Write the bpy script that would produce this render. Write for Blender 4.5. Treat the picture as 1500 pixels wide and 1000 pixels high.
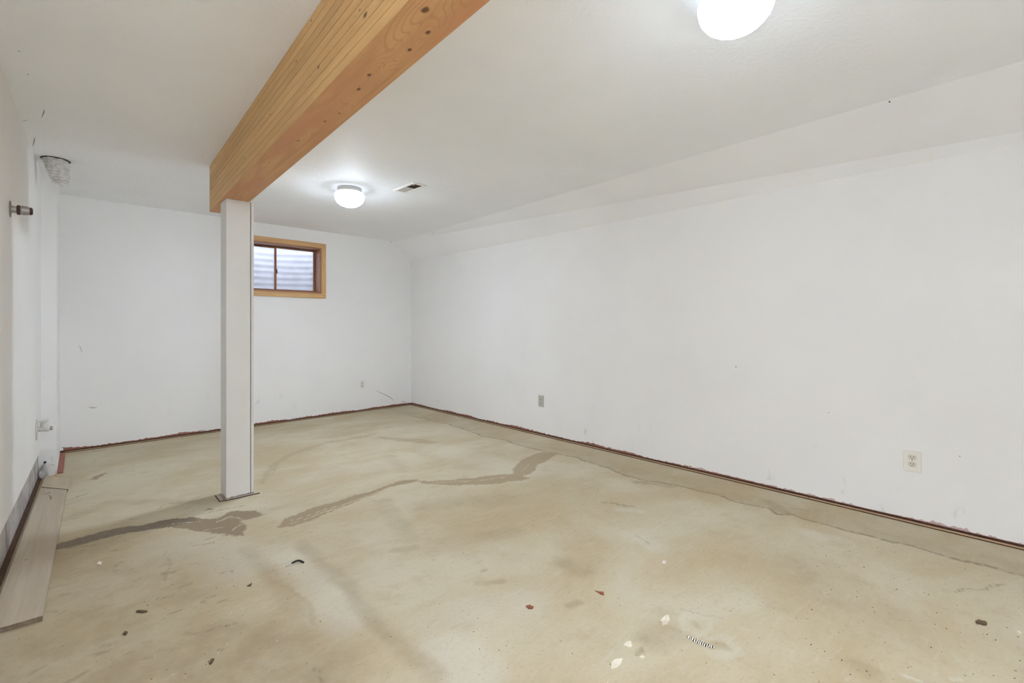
import bpy, bmesh, math, random
import numpy as np
from mathutils import Vector, Matrix
random.seed(7); rng = np.random.default_rng(7)
for o in list(bpy.data.objects): bpy.data.objects.remove(o)
scene = bpy.context.scene
COL = scene.collection

# ------------------------------------------------------------------ camera
F_PX, CX, HZ = 679.0, 750.0, 476.0        # focal length, centre column, horizon row (1500x1000 frame)
CAM_H, CEIL = 1.13, 2.28
YAW = math.radians(42.9)
cam_d = bpy.data.cameras.new('camera'); cam = bpy.data.objects.new('camera', cam_d); COL.objects.link(cam)
cam.location = (0, 0, CAM_H); cam.rotation_euler = (math.pi/2, 0, -YAW)
cam_d.sensor_width = 36; cam_d.lens = F_PX/1500*36; cam_d.shift_y = -(500-HZ)/1500
cam_d.clip_start = 0.02
scene.camera = cam
# ------------------------------------------------------------------ world and exposure
SKY = 2.0
LAMP = 66; RIM = 0.0085
w = bpy.data.worlds.new('sky'); scene.world = w; w.use_nodes = True
w.node_tree.nodes['Background'].inputs[0].default_value = (0.83, 0.87, 1.0, 1)
w.node_tree.nodes['Background'].inputs[1].default_value = SKY
vs = scene.view_settings
vs.view_transform = 'Standard'; vs.look = 'None'; vs.gamma = 1; vs.use_curve_mapping = False
vs.exposure = 1.8
scene.cycles.diffuse_bounces = 10; scene.cycles.max_bounces = 14

# ------------------------------------------------------------------ pixel helpers (a pixel gives a direction; the surface gives the distance)
FW = Vector((math.sin(YAW), math.cos(YAW), 0)); RT = Vector((math.cos(YAW), -math.sin(YAW), 0)); UP = Vector((0, 0, 1))
EYE = Vector((0, 0, CAM_H))
def ray(px, py): return FW + RT*((px-CX)/F_PX) + UP*((HZ-py)/F_PX)
def at_z(px, py, z=0.0):
    d = ray(px, py); return EYE + d*((z-CAM_H)/d.z)
def on_plane(px, py, p, n):
    d = ray(px, py); return EYE + d*((p-EYE).dot(n)/d.dot(n))

# ------------------------------------------------------------------ object helpers
def link(name, me, mat=None, parent=None, smooth=False):
    o = bpy.data.objects.new(name, me); COL.objects.link(o)
    if mat is not None: me.materials.append(mat)
    if parent is not None: o.parent = parent
    if smooth:
        for p in me.polygons: p.use_smooth = True
    return o
def from_bm(name, bm, mat=None, parent=None, smooth=False):
    bmesh.ops.recalc_face_normals(bm, faces=bm.faces)
    me = bpy.data.meshes.new(name); bm.to_mesh(me); bm.free()
    return link(name, me, mat, parent, smooth)
def empty(name, loc, label, cat, group=None, rot=None):
    o = bpy.data.objects.new(name, None); COL.objects.link(o); o.location = loc
    o.empty_display_size = 0.05
    if rot is not None: o.rotation_euler = rot
    return tag(o, label, cat, group)
def tag(o, label=None, cat=None, group=None, kind=None):
    if label: o['label'] = label
    if cat: o['category'] = cat
    if group: o['group'] = group
    if kind: o['kind'] = kind
    return o
def bbox(bm, c, s, M=None):
    vs_ = bmesh.ops.create_cube(bm, size=1)['verts']
    for v in vs_:
        v.co = Vector((c[0]+v.co.x*s[0], c[1]+v.co.y*s[1], c[2]+v.co.z*s[2]))
        if M: v.co = M @ v.co
    return vs_
def box(name, c, s, mat, parent=None, bevel=0.0, M=None):
    bm = bmesh.new(); bbox(bm, c, s, M)
    if bevel: bmesh.ops.bevel(bm, geom=bm.edges[:], offset=bevel, segments=2, affect='EDGES')
    return from_bm(name, bm, mat, parent)
def lathe(bm, prof, seg=40, M=None, cap=True):
    rings = []
    for r, z in prof:
        if r < 1e-6: rings.append([bm.verts.new((M @ Vector((0, 0, z))) if M else Vector((0, 0, z)))])
        else:
            ring = []
            for i in range(seg):
                a = 2*math.pi*i/seg; p = Vector((r*math.cos(a), r*math.sin(a), z))
                ring.append(bm.verts.new(M @ p if M else p))
            rings.append(ring)
    for a, b in zip(rings, rings[1:]):
        n = max(len(a), len(b))
        for i in range(n):
            j = (i+1) % n
            f = [a[i % len(a)], a[j % len(a)], b[j % len(b)], b[i % len(b)]]
            f = list(dict.fromkeys(f))
            if len(f) > 2: bm.faces.new(f)
    if cap:
        for r_ in (rings[0], rings[-1]):
            if len(r_) > 2: bm.faces.new(r_)
def tube(bm, pts, rad, seg=8):
    rings = []
    for i, p in enumerate(pts):
        t = (pts[min(i+1, len(pts)-1)]-pts[max(i-1, 0)]).normalized()
        u = t.orthogonal().normalized() if i == 0 else (rings_u - t*rings_u.dot(t)).normalized()
        rings_u = u; v = t.cross(u); r = rad[i] if isinstance(rad, (list, tuple)) else rad
        rings.append([bm.verts.new(p+u*r*math.cos(2*math.pi*k/seg)+v*r*math.sin(2*math.pi*k/seg)) for k in range(seg)])
    for a, b in zip(rings, rings[1:]):
        for k in range(seg): bm.faces.new([a[k], a[(k+1) % seg], b[(k+1) % seg], b[k]])
    bm.faces.new(rings[0]); bm.faces.new(rings[-1])
def shell(name, polys, mat, inside, thick=0.1, parent=None):
    """polygons facing `inside`, thickened outwards"""
    bm = bmesh.new(); cache = {}
    def V(p):
        k = tuple(round(c, 4) for c in p)
        if k not in cache: cache[k] = bm.verts.new(p)
        return cache[k]
    for pl in polys:
        pts = [Vector(p) for p in pl]
        n = (pts[1]-pts[0]).cross(pts[2]-pts[0])
        c = sum(pts, Vector())/len(pts)
        if n.dot(Vector(inside)-c) < 0: pts.reverse()
        bm.faces.new([V(p) for p in pts])
    me = bpy.data.meshes.new(name); bm.to_mesh(me); bm.free()
    o = link(name, me, mat, parent)
    if thick:
        m = o.modifiers.new('thickness', 'SOLIDIFY'); m.thickness = thick; m.offset = -1; m.use_even_offset = True
    return o

# ------------------------------------------------------------------ material helpers
def srgb(r, g, b):
    f = lambda c: (c/255/12.92) if c/255 <= 0.04045 else ((c/255+0.055)/1.055)**2.4
    return (f(r), f(g), f(b), 1)
class NT:
    def __init__(s, name):
        s.m = bpy.data.materials.new(name); s.m.use_nodes = True
        s.t = s.m.node_tree; s.b = s.t.nodes['Principled BSDF']; s.out = s.t.nodes['Material Output']
    def n(s, typ, props=None, **inp):
        nd = s.t.nodes.new(typ)
        for k, v in (props or {}).items(): setattr(nd, k, v)
        for k, v in inp.items(): s.set(nd, k, v)
        return nd
    def set(s, nd, k, v):
        i = nd.inputs[int(k[1:])] if k[0] == 'i' and k[1:].isdigit() else nd.inputs[k.replace('_', ' ')]
        if hasattr(v, 'is_output'): s.t.links.new(v, i)
        else: i.default_value = v
    def math(s, op, a, b=0.0, clamp=False):
        nd = s.n('ShaderNodeMath', dict(operation=op, use_clamp=clamp), i0=a, i1=b); return nd.outputs[0]
    def vmath(s, op, a, b):
        nd = s.n('ShaderNodeVectorMath', dict(operation=op), i0=a, i1=b); return nd.outputs[0]
    def noise(s, vec, scale, detail=4, rough=0.55, dist=0.0):
        nd = s.n('ShaderNodeTexNoise', None, Vector=vec, Scale=scale, Detail=detail, Roughness=rough, Distortion=dist); return nd.outputs[0]
    def ramp(s, v, lo, hi, a=0.0, b=1.0):
        nd = s.n('ShaderNodeMapRange', dict(interpolation_type='SMOOTHSTEP'), i0=v, i1=lo, i2=hi, i3=a, i4=b); return nd.outputs[0]
    def mix(s, f, a, b):
        nd = s.n('ShaderNodeMix', dict(data_type='RGBA'), i0=f, i6=a, i7=b); return nd.outputs[2]
    def mul(s, f, a, b):
        nd = s.n('ShaderNodeMix', dict(data_type='RGBA', blend_type='MULTIPLY'), i0=f, i6=a, i7=b); return nd.outputs[2]
    def obj(s): return s.n('ShaderNodeTexCoord').outputs['Object']
    def pos(s): return s.n('ShaderNodeNewGeometry').outputs['Position']
    def scale(s, v, sc): return s.n('ShaderNodeMapping', None, Vector=v, Scale=sc).outputs[0]
    def bump(s, h, strength, dist=0.01):
        s.t.links.new(s.n('ShaderNodeBump', None, Height=h, Strength=strength, Distance=dist).outputs[0], s.b.inputs['Normal'])
    def done(s, col, rough=0.6, spec=0.3, metal=0.0):
        s.set(s.b, 'Base_Color', col); s.set(s.b, 'Roughness', rough); s.set(s.b, 'Metallic', metal)
        s.b.inputs['Specular IOR Level'].default_value = spec
        return s.m

def paint(name, col, bscale, bstr, scuff=None, rough=0.65, amt=0.35, thr=0.6):
    t = NT(name); p = t.pos()
    n1 = t.noise(p, 1.3, 3); c = t.mix(t.ramp(n1, 0.35, 0.7), col, tuple(x*0.965 for x in col[:3])+(1,))
    if scuff:
        sc = t.noise(t.scale(p, (1, 1, 0.6)), 9, 6, 0.7)
        lo = t.ramp(t.n('ShaderNodeSeparateXYZ', None, i0=p).outputs[2], 0.02, scuff, 1, 0)
        c = t.mix(t.math('MULTIPLY', t.math('MULTIPLY', t.ramp(sc, thr, thr+0.15), lo), amt), c, srgb(146, 134, 130))
    b = t.noise(p, bscale, 3, 0.6)
    b2 = t.noise(p, bscale*0.23, 2)
    t.bump(t.math('ADD', b, t.math('MULTIPLY', b2, 0.8)), bstr, 0.004)
    return t.done(c, rough, 0.25)
def plain(name, col, rough=0.5, spec=0.4, metal=0.0, var=0.0, vs=40):
    t = NT(name)
    c = col
    if var:
        n = t.noise(t.obj(), vs, 4, 0.6)
        c = t.mix(t.ramp(n, 0.3, 0.7), tuple(x*(1-var) for x in col[:3])+(1,), col)
        t.bump(n, 0.2, 0.002)
    return t.done(c, rough, spec, metal)
def wood(name, light, dark, knots=(), ring=26.0, along=0, rand=0.0, rough=0.55, red=None, warp=0.55, lines=0.5):
    """grain along object axis `along`"""
    t = NT(name); p = t.obj()
    sc = [1.0, 1.0, 1.0]; sc[along] = 0.055
    if rand:
        r = t.n('ShaderNodeObjectInfo').outputs['Random']
        off = t.n('ShaderNodeCombineXYZ', None, i0=t.math('MULTIPLY', r, 7.0), i1=t.math('MULTIPLY', r, 3.1), i2=t.math('MULTIPLY', r, 5.7)).outputs[0]
        q = t.vmath('ADD', p, off)
    else: q = p; r = None
    qs = t.scale(q, tuple(sc))
    g = t.math('MULTIPLY', t.noise(qs, 3.2, 2, 0.4), warp)
    xyz = t.n('ShaderNodeSeparateXYZ', None, i0=qs).outputs
    oth = [i for i in range(3) if i != along]
    g = t.math('ADD', g, t.math('ADD', t.math('MULTIPLY', xyz[oth[0]], 1.0), t.math('MULTIPLY', xyz[oth[1]], 0.55)))
    spots = None
    for (k, rad) in knots:
        m = [1.0, 1.0, 1.0]; m[along] = 0.22
        d = t.n('ShaderNodeVectorMath', dict(operation='LENGTH'), i0=t.scale(t.vmath('SUBTRACT', p, tuple(k)), tuple(m))).outputs['Value']
        g = t.math('ADD', g, t.ramp(d, 0.0, rad*5.5, 0.10, 0.0))
        m2 = [1.0, 1.0, 1.0]; m2[along] = 0.6
        d2 = t.n('ShaderNodeVectorMath', dict(operation='LENGTH'), i0=t.scale(t.vmath('SUBTRACT', p, tuple(k)), tuple(m2))).outputs['Value']
        s = t.ramp(t.math('ADD', d2, t.math('MULTIPLY', t.noise(p, 90, 2), rad*0.7)), rad*0.75, rad*1.45, 1, 0)
        spots = s if spots is None else t.math('MAXIMUM', spots, s)
    ringv = t.math('ABSOLUTE', t.math('SUBTRACT', t.math('FRACT', t.math('MULTIPLY', g, ring)), 0.5))
    line = t.ramp(ringv, 0.28, 0.5)
    fib = t.noise(t.scale(q, tuple(0.02 if i == along else 1.0 for i in range(3))), 260, 3, 0.6)
    bnd = t.noise(t.scale(q, tuple(0.12 if i == along else 1.0 for i in range(3))), 14, 3, 0.6)
    c = t.mix(t.ramp(bnd, 0.3, 0.72), light, tuple(l*0.55+d_*0.45 for l, d_ in zip(light, dark)))
    c = t.mix(t.math('MULTIPLY', line, lines), c, dark)
    c = t.mix(t.math('MULTIPLY', t.ramp(fib, 0.5, 0.75), 0.35), c, dark)
    if red:
        c = t.mix(t.math('MULTIPLY', t.ramp(t.noise(t.scale(q, tuple(0.25 if i == along else 1.0 for i in range(3))), 7, 3), 0.42, 0.65), 0.75), c, red)
    if r is not None and rand:
        c = t.mul(1.0, c, t.mix(r, (1.0, 1.0, 1.0, 1), (1-rand, 1-rand*1.1, 1-rand*1.3, 1)))
    if spots is not None: c = t.mix(t.math('MULTIPLY', spots, 0.85), c, srgb(84, 46, 26))
    t.bump(t.math('ADD', fib, t.math('MULTIPLY', line, 0.5)), 0.12, 0.002)
    return t.done(c, rough, 0.3)

WALL = srgb(238, 238, 238)
m_wall = paint('wall_paint', WALL, 150, 0.10, scuff=0.5)
m_ceil = paint('ceiling_texture', srgb(245, 247, 250), 62, 0.55)
m_slope = paint('slope_paint', srgb(243, 244, 246), 110, 0.16)
m_lower = paint('dusty_lower_wall', srgb(190, 186, 184), 60, 0.9, scuff=0.9, rough=0.9, amt=0.8, thr=0.46)
m_dark = plain('dark_gap_wood', srgb(104, 82, 70), 0.9, 0.1, var=0.4, vs=60)
m_gap2 = plain('dark_edge', srgb(86, 62, 50), 0.85, 0.1, var=0.3, vs=80)  # shade colour in front of tack strips, also dark post trim edges
m_red = plain('red_brown_residue', srgb(176, 124, 110), 0.85, 0.1, var=0.45, vs=110)
m_pink = plain('pinkish_residue', srgb(206, 186, 187), 0.85, 0.1, var=0.2, vs=110)
m_tack = wood('tack_strip_wood', srgb(206, 176, 142), srgb(150, 110, 82), ring=60, along=0)
m_white_plastic = plain('white_plastic', srgb(232, 230, 224), 0.35, 0.5)
m_grey_plastic = plain('grey_plastic', srgb(186, 184, 176), 0.45, 0.4)
m_slot = plain('slot_dark', srgb(52, 46, 42), 0.7, 0.2)
m_screw = plain('screw_metal', srgb(170, 168, 162), 0.35, 0.5, 0.8)
m_recept = plain('receptacle_plastic', srgb(214, 208, 198), 0.35, 0.5)
m_post = plain('post_paint', srgb(226, 225, 222), 0.45, 0.4, var=0.03, vs=6)
m_seam = plain('post_seam', srgb(104, 84, 70), 0.8, 0.1)
m_mark = plain('scuff_grey', srgb(150, 148, 146), 0.8, 0.1)
m_markl = plain('scuff_light_grey', srgb(200, 199, 197), 0.8, 0.1)
m_hole = plain('nail_hole_dark', srgb(96, 92, 90), 0.8, 0.1)

# ================================================================== STRUCTURE
INS = Vector((1.6, 2.5, 1.1))
YB = -1.3                                                        # back wall line
def ext(a, b, y):                                                # point on the line a-b at depth y
    t = (y-a.y)/(b.y-a.y); return a+(b-a)*t
FR = at_z(602, 592.5); FRn = at_z(1500, 804.5)
FL = at_z(88, 664)
GAP = 0.023                                                      # drywall stops this far above the slab
n_far = Vector((-(FR-FL).y, (FR-FL).x, 0)).normalized()
n_far = -n_far if n_far.y > 0 else n_far
n_right = Vector((-(FR-FRn).y, (FR-FRn).x, 0)).normalized()
n_right = n_right if n_right.x < 0 else -n_right
UF = (FR-FL).normalized(); UR = (FRn-FR).normalized()
Z1 = 2.035                                                       # where the right wall starts to slope
b_low_f = on_plane(603, 384.5, FR, n_far); b_up_f = on_plane(580, 351.5, FR, n_far)
b_up_f.z = CEIL
lowz_f = 0.5*(b_low_f.z+Z1)
up_near = at_z(1500, 88.5, CEIL)
FRb = ext(FRn, FR, YB)
low_f = Vector((FR.x, FR.y, lowz_f)); low_b = Vector((FRb.x, FRb.y, Z1+0.02))
up_f = b_up_f; up_b = ext(up_f, up_near, YB)
print('room', FL, FR, FRb, low_f, up_f, up_b)

# left wall pieces
JN = at_z(84, 690)                                               # foot of the jogged corner
L_near = at_z(66, 695); L_nb = at_z(0, 872)
dL = (L_nb-L_near).normalized()
L_face0 = L_near + Vector((-0.020, -0.05, 0)); L_faceB = ext(L_face0, L_face0+dL, YB)
n_left = Vector((-dL.y, dL.x, 0)); n_left = n_left if n_left.x > 0 else -n_left
RETY = L_face0.y
J0 = Vector((JN.x, RETY, 0))
CL = FL.copy()
print('left', L_face0, L_faceB, J0, FL, n_left)

def P(p, z): return Vector((p.x, p.y, z))
# floor with stains and darker patches held in point attributes
def build_floor():
    x0, x1, y0, y1, st = -0.62, 3.75, YB-0.1, 6.0, 0.01
    xs = np.arange(x0, x1, st); ys = np.arange(y0, y1, st); nx, ny = len(xs), len(ys)
    X, Y = np.meshgrid(xs, ys); X = X.ravel(); Y = Y.ravel()
    co = np.stack([X, Y, np.zeros_like(X)], 1).astype(np.float32)
    i = np.arange(nx*ny).reshape(ny, nx)
    q = np.stack([i[:-1, :-1], i[:-1, 1:], i[1:, 1:], i[1:, :-1]], -1).reshape(-1, 4).astype(np.int32)
    me = bpy.data.meshes.new('floor')
    me.vertices.add(len(co)); me.vertices.foreach_set('co', co.ravel())
    me.loops.add(q.size); me.loops.foreach_set('vertex_index', q.ravel())
    me.polygons.add(len(q)); me.polygons.foreach_set('loop_start', np.arange(0, q.size, 4, dtype=np.int32))
    me.polygons.foreach_set('loop_total', np.full(len(q), 4, dtype=np.int32))
    me.update(calc_edges=True)
    # gentle warp so traced outlines look hand made
    Xw = X + 0.006*np.sin(31*Y+1.3)+0.005*np.sin(53*X+17*Y)+0.003*np.sin(120*Y-40*X)
    Yw = Y + 0.006*np.sin(27*X+0.4)+0.005*np.sin(47*Y-21*X)+0.003*np.sin(110*X+60*Y)
    W = lambda pts: np.array([tuple(at_z(a, b))[:2] for a, b in pts])
    def sdf_poly(pts):
        p = W(pts); d = np.full(len(X), 9.0); ins = np.zeros(len(X), bool)
        for (ax, ay), (bx, by) in zip(p, np.roll(p, -1, 0)):
            ex, ey = bx-ax, by-ay; t = np.clip(((Xw-ax)*ex+(Yw-ay)*ey)/(ex*ex+ey*ey+1e-12), 0, 1)
            d = np.minimum(d, np.hypot(Xw-ax-t*ex, Yw-ay-t*ey))
            c = ((ay > Yw) != (by > Yw)) & (Xw < (bx-ax)*(Yw-ay)/(by-ay+1e-12)+ax); ins ^= c
        return np.where(ins, -d, d)
    def d_line(pts):
        p = W(pts); d = np.full(len(X), 9.0)
        for (ax, ay), (bx, by) in zip(p[:-1], p[1:]):
            ex, ey = bx-ax, by-ay; t = np.clip(((Xw-ax)*ex+(Yw-ay)*ey)/(ex*ex+ey*ey+1e-12), 0, 1)
            d = np.minimum(d, np.hypot(Xw-ax-t*ex, Yw-ay-t*ey))
        return d
    sm = lambda d, a, b: 1-np.clip((d-a)/(b-a), 0, 1)**2*(3-2*np.clip((d-a)/(b-a), 0, 1))
    filler = np.full(len(X), 0.0); tone = np.zeros(len(X)); brown = np.zeros(len(X)); pale = np.zeros(len(X)); line = np.zeros(len(X))
    polys = [
     ([(76,799),(110.7,788),(150.7,777.3),(193,770.7),(246.7,761),(286.7,756),(300,764),(246,773.3),(225,773.3),(201,778.7),(164,785.3),(140,790.7),(105.3,801.3),(76,808)], 0.95),
     ([(246,773.5),(290,757.5),(316,760),(342.7,748),(372,747.5),(390.7,753.3),(374.7,756.8),(350.7,762.7),(361.3,773.3),(358.7,785),(342.7,784.5),(316,781.3),(289,776)], 0.70),
     ([(405.6,772.8),(418.4,760),(450.4,745.6),(508,729.6),(559.2,713.6),(584.8,704),(613.6,701.8),(610,705.6),(585,709.4),(559,720),(517.6,736),(466.4,756.8),(424.8,772.8)], 0.55),
     ([(600,703),(610.4,704.6),(668,702.4),(725.6,695.4),(751,693.4),(780,699.8),(757.6,704),(719,709.4),(668,710.4),(623,708.8)], 0.48),
     ([(749.6,694.4),(757.6,678.4),(780,665.6),(792.8,661.8),(818.4,663.4),(805.6,672),(786.4,681.6),(776.8,694.4),(760.8,697.6)], 0.46),
     ([(379,707),(384,696.4),(391,686.8),(402,676),(415,668.8),(432,660.4),(456,653),(480,646.6),(530,637.8),(559,632),(533.6,641),(476,649.6),(453.6,658),(427,667.6),(408,679.6),(402,694),(386,709.6)], 0.24),
     ([(549.6,639),(616.8,643),(645.6,648),(629.6,650.5),(610,648),(559,643)], 0.32),
     ([(296,748),(303,744.5),(314,744),(311,747)], 0.6),
     ([(128,703),(140,697),(152,692.5),(158,692),(150,697),(140,703)], 0.55),
    ]
    for pl, tn in polys:
        d = sdf_poly(pl); f = np.clip(0.5-d/0.05, 0, 1)
        tone = np.where(f > filler, tn, tone); filler = np.maximum(filler, f)
    for pl, b in (([(430,761),(480,746),(530,729),(575,713)], 0.012), ([(422,769),(470,752),(505,740)], 0.010), ([(640,706.5),(690,704),(740,699)], 0.012), ([(318,764),(335,757),(356,759)], 0.016),
                  ([(255,768),(275,765),(292,763)], 0.010), ([(300,776),(330,772)], 0.008), ([(390,704),(400,690)], 0.012), ([(765,690),(775,680)], 0.006), ([(340,778),(352,768)], 0.012)):
        filler *= 1-0.75*sm(d_line(pl), 0.001, b)
    crack = [(600,609),(634,616),(658,621.6),(684,630),(708,639),(740,644.4),(760,652),(784,658),(820,665),(844,670),(860,676),(890,685),(915.5,696.5),(949.6,704),(988,709.3),(1020,718),(1047.7,724),(1090,738),(1124.5,743.5),(1137,753),(1158.7,753),(1180,759.7),(1222.7,772.5),(1278,786.4),(1329.3,797),(1361,807.7),(1410.4,821.6),(1457.3,831),(1500,843),(1600,872)]
    d = d_line(crack); line = np.maximum(line, 0.75*sm(d, 0.002, 0.014))
    cp = W(crack); side = np.interp(Y, cp[::-1, 1], cp[::-1, 0])
    brown = np.maximum(brown, np.where(X > side-0.005, 0.42*sm(X-side, 0.03, 0.40), 0))
    for pl, a, b, v in [
        ([(360,805),(385,830),(405,855),(425,885),(440,920),(450,940)], 0.01, 0.075, 0.45),
        ([(400,850),(440,870),(460,905),(472,935)], 0.003, 0.02, 0.5),
        ([(440,795),(475,830),(505,850),(530,890),(560,925),(600,955),(640,990)], 0.01, 0.06, 0.5),
        ([(830,825),(850,835)], 0.02, 0.10, 0.5), ([(950,935),(985,925)], 0.02, 0.09, 0.45),
        ([(935,706),(985,712)], 0.01, 0.06, 0.6), ([(1128,735),(1145,748)], 0.03, 0.07, 0.75),
        ([(300,960),(420,990),(200,990)], 0.10, 0.34, 0.75), ([(100,830),(190,880),(150,960),(20,990)], 0.12, 0.55, 0.6), ([(100,760),(160,735),(300,735)], 0.01, 0.08, 0.4),  # broad brown patches darken the left foreground
        ([(150,800),(90,812)], 0.02, 0.12, 0.5), ([(560,735),(600,790)], 0.02, 0.09, 0.3), ([(610,800),(580,806)], 0.005, 0.05, 0.55),
        ([(1040,945),(1058,947)], 0.012, 0.03, 0.4), ([(940,952),(936,957)], 0.008, 0.016, 0.8), ([(1017,912),(1018,914)], 0.003, 0.022, 0.6),
        ([(835,884),(850,882)], 0.008, 0.03, 0.6), ([(700,855),(735,853)], 0.008, 0.03, 0.45), ([(715,835),(708,838)], 0.004, 0.016, 0.5),
        ([(1180,830),(1280,900)], 0.05, 0.25, 0.35), ([(620,740),(740,730)], 0.03, 0.15, 0.28), ([(640,615),(470,640)], 0.02, 0.12, 0.22),
        ([(215,655),(320,640)], 0.01, 0.06, 0.35), ([(750,780),(640,800)], 0.02, 0.12, 0.25), ([(1256,975),(1275,985)], 0.01, 0.06, 0.5),
        ([(330,770),(420,740),(560,690)], 0.02, 0.07, 0.18), ([(590,690),(570,668)], 0.01, 0.08, 0.3)]:
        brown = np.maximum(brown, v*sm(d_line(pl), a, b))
    ring = d_line([(1000,905),(1020,897),(1042,908),(1040,920),(1018,928),(1000,915),(1000,905)])
    pale = np.maximum(pale, 0.5*sm(ring, 0.004, 0.02))
    ring = d_line([(1036,935),(1066,935),(1078,952),(1050,960),(1036,950)]); pale = np.maximum(pale, 0.4*sm(ring, 0.01, 0.03))
    for pl, a, b, v in [([(425,815),(480,860),(510,910)], 0.03, 0.13, 0.55), ([(660,950),(690,990)], 0.05, 0.16, 0.6), ([(930,785),(960,800)], 0.02, 0.1, 0.5),
        ([(640,655),(760,690)], 0.05, 0.25, 0.4), ([(440,700),(560,680)], 0.05, 0.2, 0.3), ([(905,745),(940,750)], 0.01, 0.05, 0.6), ([(780,880),(690,890)], 0.02, 0.16, 0.3),
        ([(1180,780),(1230,790)], 0.01, 0.07, 0.45), ([(1320,986),(1349,996)], 0.004, 0.016, 0.9), ([(1395,997),(1408,998)], 0.004, 0.012, 0.9),
        ([(130,699),(150,690)], 0.004, 0.03, 0.5), ([(305,990),(335,975),(390,966)], 0.001, 0.007, 0.6), ([(245,800),(320,800),(350,830)], 0.05, 0.2, 0.45)]:
        pale = np.maximum(pale, v*sm(d_line(pl), a, b))
    # thin scratches and old adhesive trails
    scr = [[(85,803),(125,799),(140,797)], [(88,795),(130,786)], [(70,862),(115,852)], [(64,897),(92,895),(80,904)], [(100,722),(130,716)], [(97,740),(120,733)],
        [(245,805),(248,830),(240,850)], [(168,838),(170,828),(180,822)], [(135,680),(138,672),(170,668)], [(150,665),(260,652),(320,643)],
        [(200,745),(215,740)], [(228,747),(240,740),(262,736)], [(40,990),(70,975)], [(100,1000),(130,980)], [(300,752),(356,740)], [(450,625),(500,617),(545,611)],
        [(1400,867),(1440,861),(1475,855)], [(1240,722),(1300,738)], [(1190,712),(1240,730)], [(930,783),(948,796)], [(460,980),(468,1000)], [(90,712),(135,700)], [(92,735),(128,722)], [(880,735),(930,742)],
        [(1160,745),(1185,748)], [(1000,893),(1060,905)], [(96,758),(118,752)], [(86,815),(120,806)], [(330,745),(360,738)]]
    for k in range(46):
        a = (rng.uniform(84, 330), rng.uniform(690, 980)); l = rng.uniform(5, 26)
        scr.append([a, (a[0]+l, a[1]-l*rng.uniform(0.05, 0.35))])
    for pl in scr:
        line = np.maximum(line, rng.uniform(0.3, 0.7)*sm(d_line(pl), 0.0, 0.009))
    # long trowel and broom drags, mostly along the near/far wall direction
    for nm, arr in (('filler', filler), ('tone', tone), ('brown', brown), ('pale', pale), ('line', line)):
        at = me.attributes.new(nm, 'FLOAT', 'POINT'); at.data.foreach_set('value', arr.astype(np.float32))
    t = NT('concrete_floor'); p = t.pos()
    A = lambda k: t.n('ShaderNodeAttribute', dict(attribute_name=k)).outputs['Fac']
    big = t.noise(t.scale(p, (0.8, 1.1, 1)), 1.6, 5, 0.6, 0.4); med = t.noise(p, 7, 5, 0.65); fine = t.noise(p, 70, 4, 0.7)
    drag = t.noise(t.scale(p, (1.6, 7.5, 1)), 5, 4, 0.6, 0.3)
    c = t.mix(t.ramp(big, 0.32, 0.68), srgb(181, 165, 134), srgb(196, 187, 163))
    c = t.mix(t.math('MULTIPLY', t.ramp(med, 0.5, 0.75), 0.45), c, srgb(171, 155, 125))
    c = t.mix(t.math('MULTIPLY', t.ramp(drag, 0.52, 0.75), 0.4), c, srgb(199, 191, 170))
    c = t.mix(t.math('MULTIPLY', t.math('MULTIPLY', A('pale'), t.ramp(med, 0.25, 0.6, 0.5, 1.0)), 0.85), c, srgb(204, 200, 186))
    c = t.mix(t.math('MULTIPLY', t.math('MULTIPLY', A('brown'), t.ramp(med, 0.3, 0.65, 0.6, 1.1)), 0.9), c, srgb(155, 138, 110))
    c = t.mix(t.math('MULTIPLY', A('line'), t.ramp(t.noise(p, 30, 3), 0.3, 0.55)), c, srgb(116, 99, 79))
    streak = t.noise(t.scale(p, (9, 30, 1)), 4, 4, 0.65)
    edge = t.math('ADD', A('filler'), t.math('ADD', t.math('MULTIPLY', t.math('SUBTRACT', streak, 0.5), 0.95), t.math('MULTIPLY', t.math('SUBTRACT', t.noise(p, 48, 4, 0.7), 0.5), 0.9)))
    f = t.ramp(edge, 0.44, 0.60)
    tn = A('tone')
    fc = t.mix(t.ramp(tn, 0.4, 1.0), srgb(158, 139, 110), srgb(112, 97, 82))
    fc = t.mix(t.math('MULTIPLY', t.ramp(streak, 0.35, 0.7), 0.25), fc, srgb(172, 156, 130))
    c = t.mix(t.math('MULTIPLY', f, t.ramp(tn, 0.2, 0.6, 0.38, 0.97)), c, fc)
    spk = t.n('ShaderNodeTexVoronoi', None, Vector=p, Scale=26.0); sp = t.ramp(spk.outputs['Distance'], 0.03, 0.10, 1, 0)
    pick = t.ramp(t.n('ShaderNodeSeparateColor', None, i0=spk.outputs['Color']).outputs[0], 0.72, 0.74)
    c = t.mix(t.math('MULTIPLY', t.math('MULTIPLY', sp, pick), 0.7), c, srgb(112, 96, 76))
    c = t.mix(t.math('MULTIPLY', t.ramp(fine, 0.5, 0.8), 0.4), c, srgb(150, 134, 108))
    mott = t.noise(t.scale(p, (1, 2.2, 1)), 22, 5, 0.7, 0.5); c = t.mix(t.math('MULTIPLY', t.ramp(mott, 0.55, 0.78), 0.35), c, srgb(146, 128, 100))
    t.bump(t.math('ADD', t.math('MULTIPLY', fine, 0.5), med), 0.12, 0.004)
    m = t.done(c, 0.62, 0.25)
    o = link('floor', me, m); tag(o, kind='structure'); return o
floor = build_floor()

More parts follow.
